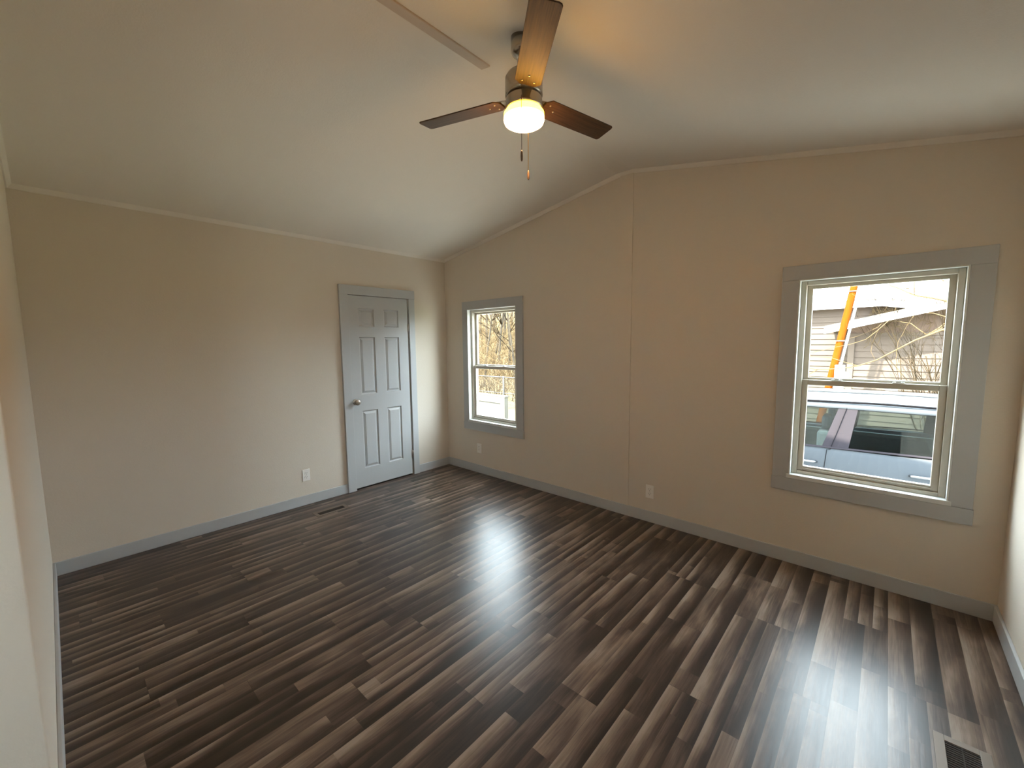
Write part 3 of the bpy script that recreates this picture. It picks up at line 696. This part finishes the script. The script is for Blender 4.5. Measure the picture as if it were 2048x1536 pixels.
# ------------------------------------------------------------------ parked car (front to the left)
car = thing('parked_car', 'silver blue parked car with roof rails outside the larger window', 'car', (3.68, 3.40, GZ))
HWc = .90
def belt(x): return 1.095 + .012 * (x + .5) + (.035 * max(0, (x - .6)) ** 1.5)
stn = [-2.12, -2.05, -1.9, -1.75, -1.62, -1.5, -1.38, -1.26, -1.14, -1.02, -.9, -.78, -.6, -.3, 0, .3, .6, .9, 1.1, 1.22, 1.34, 1.46, 1.58, 1.7, 1.82, 1.94, 2.06, 2.2, 2.3, 2.36]
def wheelcut(x):
    z = .24
    for wx in (-1.38, 1.42):
        if abs(x - wx) < .38: z = max(z, .32 + math.sqrt(.38 ** 2 - (x - wx) ** 2) * .98)
    return z
rows = []
for x in stn:
    if x < -.95: zt = .70 + .33 * min(1, (x + 2.12) / 1.1) ** .55; cab = False
    elif x > 2.0: zt = belt(2.0) - .04 * (x - 2.0); cab = False
    else: zt = belt(x); cab = True
    w = HWc * (1 - .16 * max(0, (-1.7 - x) / .42) ** 1.6 - .12 * max(0, (x - 1.95) / .42) ** 1.8)
    zl = min(wheelcut(x), zt - .06)
    zm1 = max(zl + .02, .45); zm2 = max(zm1 + .02, min(.82, zt - .10))
    if cab: top = [(w * .90, zt - .01), (w * .88, .50), (0, .50)]
    else: top = [(w * .72, zt + .035), (w * .4, zt + .055), (0, zt + .06)]
    half = [(w * .965, zl), (w * .995, zm1), (w * 1.0, zm2), (w * .985, zt - .05), (w * .955, zt)] + top
    rows.append([(x, -p[0], p[1]) for p in half] + [(x, p[0], p[1]) for p in half[-2::-1]])
b = MB(); n = len(rows[0]); vs = [p for r in rows for p in r]
fs = [(i * n + j, i * n + j + 1, (i + 1) * n + j + 1, (i + 1) * n + j) for i in range(len(rows) - 1) for j in range(n - 1)]
fs += [tuple(range(n)), tuple((len(rows) - 1) * n + j for j in range(n))[::-1]]
b.add(vs, fs, True); body = b.build('body', M['paint'], car)
es = body.modifiers.new('edge', 'EDGE_SPLIT'); es.split_angle = math.radians(38)
MB().box((-1.95, -.80, .24), (2.2, .80, .34)).build('underbody', M['seam'], car)
# greenhouse surfaces
zb0, zt0 = 1.10, 1.565
def side(xb3, xt, s, zf=None): return
def gp(x, z, s, off=0.0):
    t = (z - zb0) / (zt0 - zb0); return (x, s * (.855 - .155 * t + off), z)
def patch(b_, xb0, xb1, xt0, xt1, s, off, th=.012, z0=None, z1=None):
    z1 = zt0 if z1 is None else z1
    a = [gp(xb0, belt(xb0) - .005 if z0 is None else z0, s, off), gp(xb1, belt(xb1) - .005 if z0 is None else z0, s, off), gp(xt1, z1, s, off), gp(xt0, z1, s, off)]
    b_.add([Vector(p) for p in a] + [Vector((p[0], p[1] - s * th, p[2])) for p in a], [(0, 1, 2, 3), (7, 6, 5, 4), (0, 4, 5, 1), (1, 5, 6, 2), (2, 6, 7, 3), (3, 7, 4, 0)])
for s in (-1, 1):
    for q in ((-1.15, -1.04, -.55, -.46), (1.50, 1.98, 1.36, 1.66)): b = MB(); patch(b, *q, s, .0, .03); b.build('roof_pillar', M['paint'], car)
    for q in ((-.075, .165, .055, .225), (.84, .95, .87, .97)): b = MB(); patch(b, *q, s, .002, .03); b.build('window_pillar', M['pillar'], car)
    for q in ((-1.04, -.075, -.46, .055), (.165, .84, .225, .87), (.95, 1.50, .97, 1.36)):
        b = MB(); patch(b, *q, s, -.006, .004); b.build('side_window', M['carglass'], car)
    b = MB(); patch(b, -1.12, 1.75, -1.12, 1.75, s, .012, .012, z0=1.088, z1=1.104); b.v = [(v[0], v[1], v[2] + belt(v[0]) - 1.098) for v in b.v]; b.build('belt_trim', M['pillar'], car)
    b = MB()
    b.tube([(-.52, s * .64, 1.705), (-.40, s * .64, 1.735), (.5, s * .645, 1.748), (1.35, s * .64, 1.735), (1.50, s * .64, 1.70)], .019, 8)
    for x in (-.42, .5, 1.38): b.box((x - .06, s * .64 - .015, 1.66), (x + .06, s * .64 + .015, 1.735))
    b.build('roof_rail', M['chrome'], car)
    for x in (-.205, .78):
        b = MB(); b.tube([(x - .10, s * .902, .932), (x - .09, s * .935, .936), (x + .07, s * .938, .940), (x + .10, s * .902, .936)], .014, 8); b.build('door_handle', M['chrome'], car)
    for x0_, x1_, zlow in ((-.02, -.06, .34), (-1.06, -1.02, .34), (.98, .93, .74)):
        b = MB(); b.tube(([(x0_ + .145, s * .716, 1.56)] if x0_ == -.02 else []) + [(x0_ + .03, s * .868, 1.095), (x0_ + .0, s * .884, 1.09), (x0_ - (x0_ - x1_) * .4, s * .9005, .85), (x1_, s * .9005, .60), (x1_, s * .897, zlow)], .004, 4)
        b.build('door_seam', M['seam'], car)
    MB().tube([(-.56, s * .675, 1.607), (.4, s * .685, 1.628), (1.3, s * .685, 1.618), (1.70, s * .67, 1.60)], .012, 6).build('roof_moulding', M['seam'], car)
    b = MB(); patch(b, -.50, 1.40, -.50, 1.40, s, .004, .01, z0=1.556, z1=1.570); b.build('window_header', M['pillar'], car)
    b = MB(); b.box((-1.02, s * .90, 1.12), (-.86, s * 1.06, 1.26)); b.build('mirror', M['paint'], car, bevel=.03, seg=3)
    b = MB(); b.box((-2.10, s * .56, .70), (-1.86, s * .845, .82)); b.build('headlamp', M['lens'], car, bevel=.03, seg=3)
    b = MB(); b.box((2.22, s * .62, .86), (2.36, s * .86, 1.08)); b.build('tail_lamp', M['red'], car, bevel=.02, seg=2)
b = MB(); rs = [-.60, -.5, -.2, .3, .8, 1.3, 1.6, 1.74]; cs = [-.715, -.69, -.62, -.35, 0, .35, .62, .69, .715]; vs = []
for x in rs:
    e = 0.030 * max(0, (-.3 - x) / .3) + .03 * max(0, (x - 1.3) / .44)
    for y in cs: vs.append((x, y, 1.555 if abs(y) > .7 else 1.60 - e + .095 * (1 - (abs(y) / .72) ** 2.2) - (.015 if abs(y) > .65 else 0)))
nc = len(cs); b.add(vs, [(i * nc + j, i * nc + j + 1, (i + 1) * nc + j + 1, (i + 1) * nc + j) for i in range(len(rs) - 1) for j in range(nc - 1)], True); o = b.build('roof', M['paint'], car)
so_ = o.modifiers.new('solid', 'SOLIDIFY'); so_.thickness = .03; so_.offset = -1
MB().quad((-1.16, -.78, 1.09), (-1.16, .78, 1.09), (-.60, .66, 1.60), (-.60, -.66, 1.60), .005).build('windscreen', M['carglass'], car)
MB().quad((2.02, -.74, 1.14), (2.02, .74, 1.14), (1.74, .64, 1.59), (1.74, -.64, 1.59), .005).build('rear_window', M['carglass'], car)
for x in (-1.38, 1.42):
    for s in (-1, 1):
        rm = Matrix.Rotation(-s * PI / 2, 3, 'X')
        t_ = MB(); t_.lathe([(.20, -.20), (.325, -.20), (.345, -.17), (.345, -.03), (.325, 0), (.21, 0)], (x, s * .89, .345), 32, rm); w_ = t_.build('wheel', M['tyre'], car)
        r_ = MB(); r_.lathe([(.205, -.05), (.21, -.004), (.19, -.008), (.185, -.045)], (x, s * .89, .345), 28, rm)
        for k in range(5):
            a = 2 * PI * k / 5; r_.tube([(x, s * .865, .345), (x + .19 * math.cos(a), s * .875, .345 + .19 * math.sin(a))], .018, 6)
        r_.build('rim', M['chrome'], w_)
for x in (-.35, .72):
    for y in (-.36, .36):
        b = MB(); b.box((x - .25, y - .24, .50), (x + .27, y + .24, .72)); b.box((x + .20, y - .23, .70), (x + .34, y + .23, 1.24)); b.box((x + .23, y - .12, 1.26), (x + .32, y + .12, 1.42)); b.build('seat', M['seat'], car, bevel=.03, seg=2)
b = MB(); b.box((-1.12, -.74, .55), (-.82, .74, 1.08)); b.build('dashboard', M['seat'], car, bevel=.04)
for s in (-1, 1): MB().box((-.82, s * .70, .50), (1.9, s * .76, 1.06)).build('door_lining', M['cabin'], car)
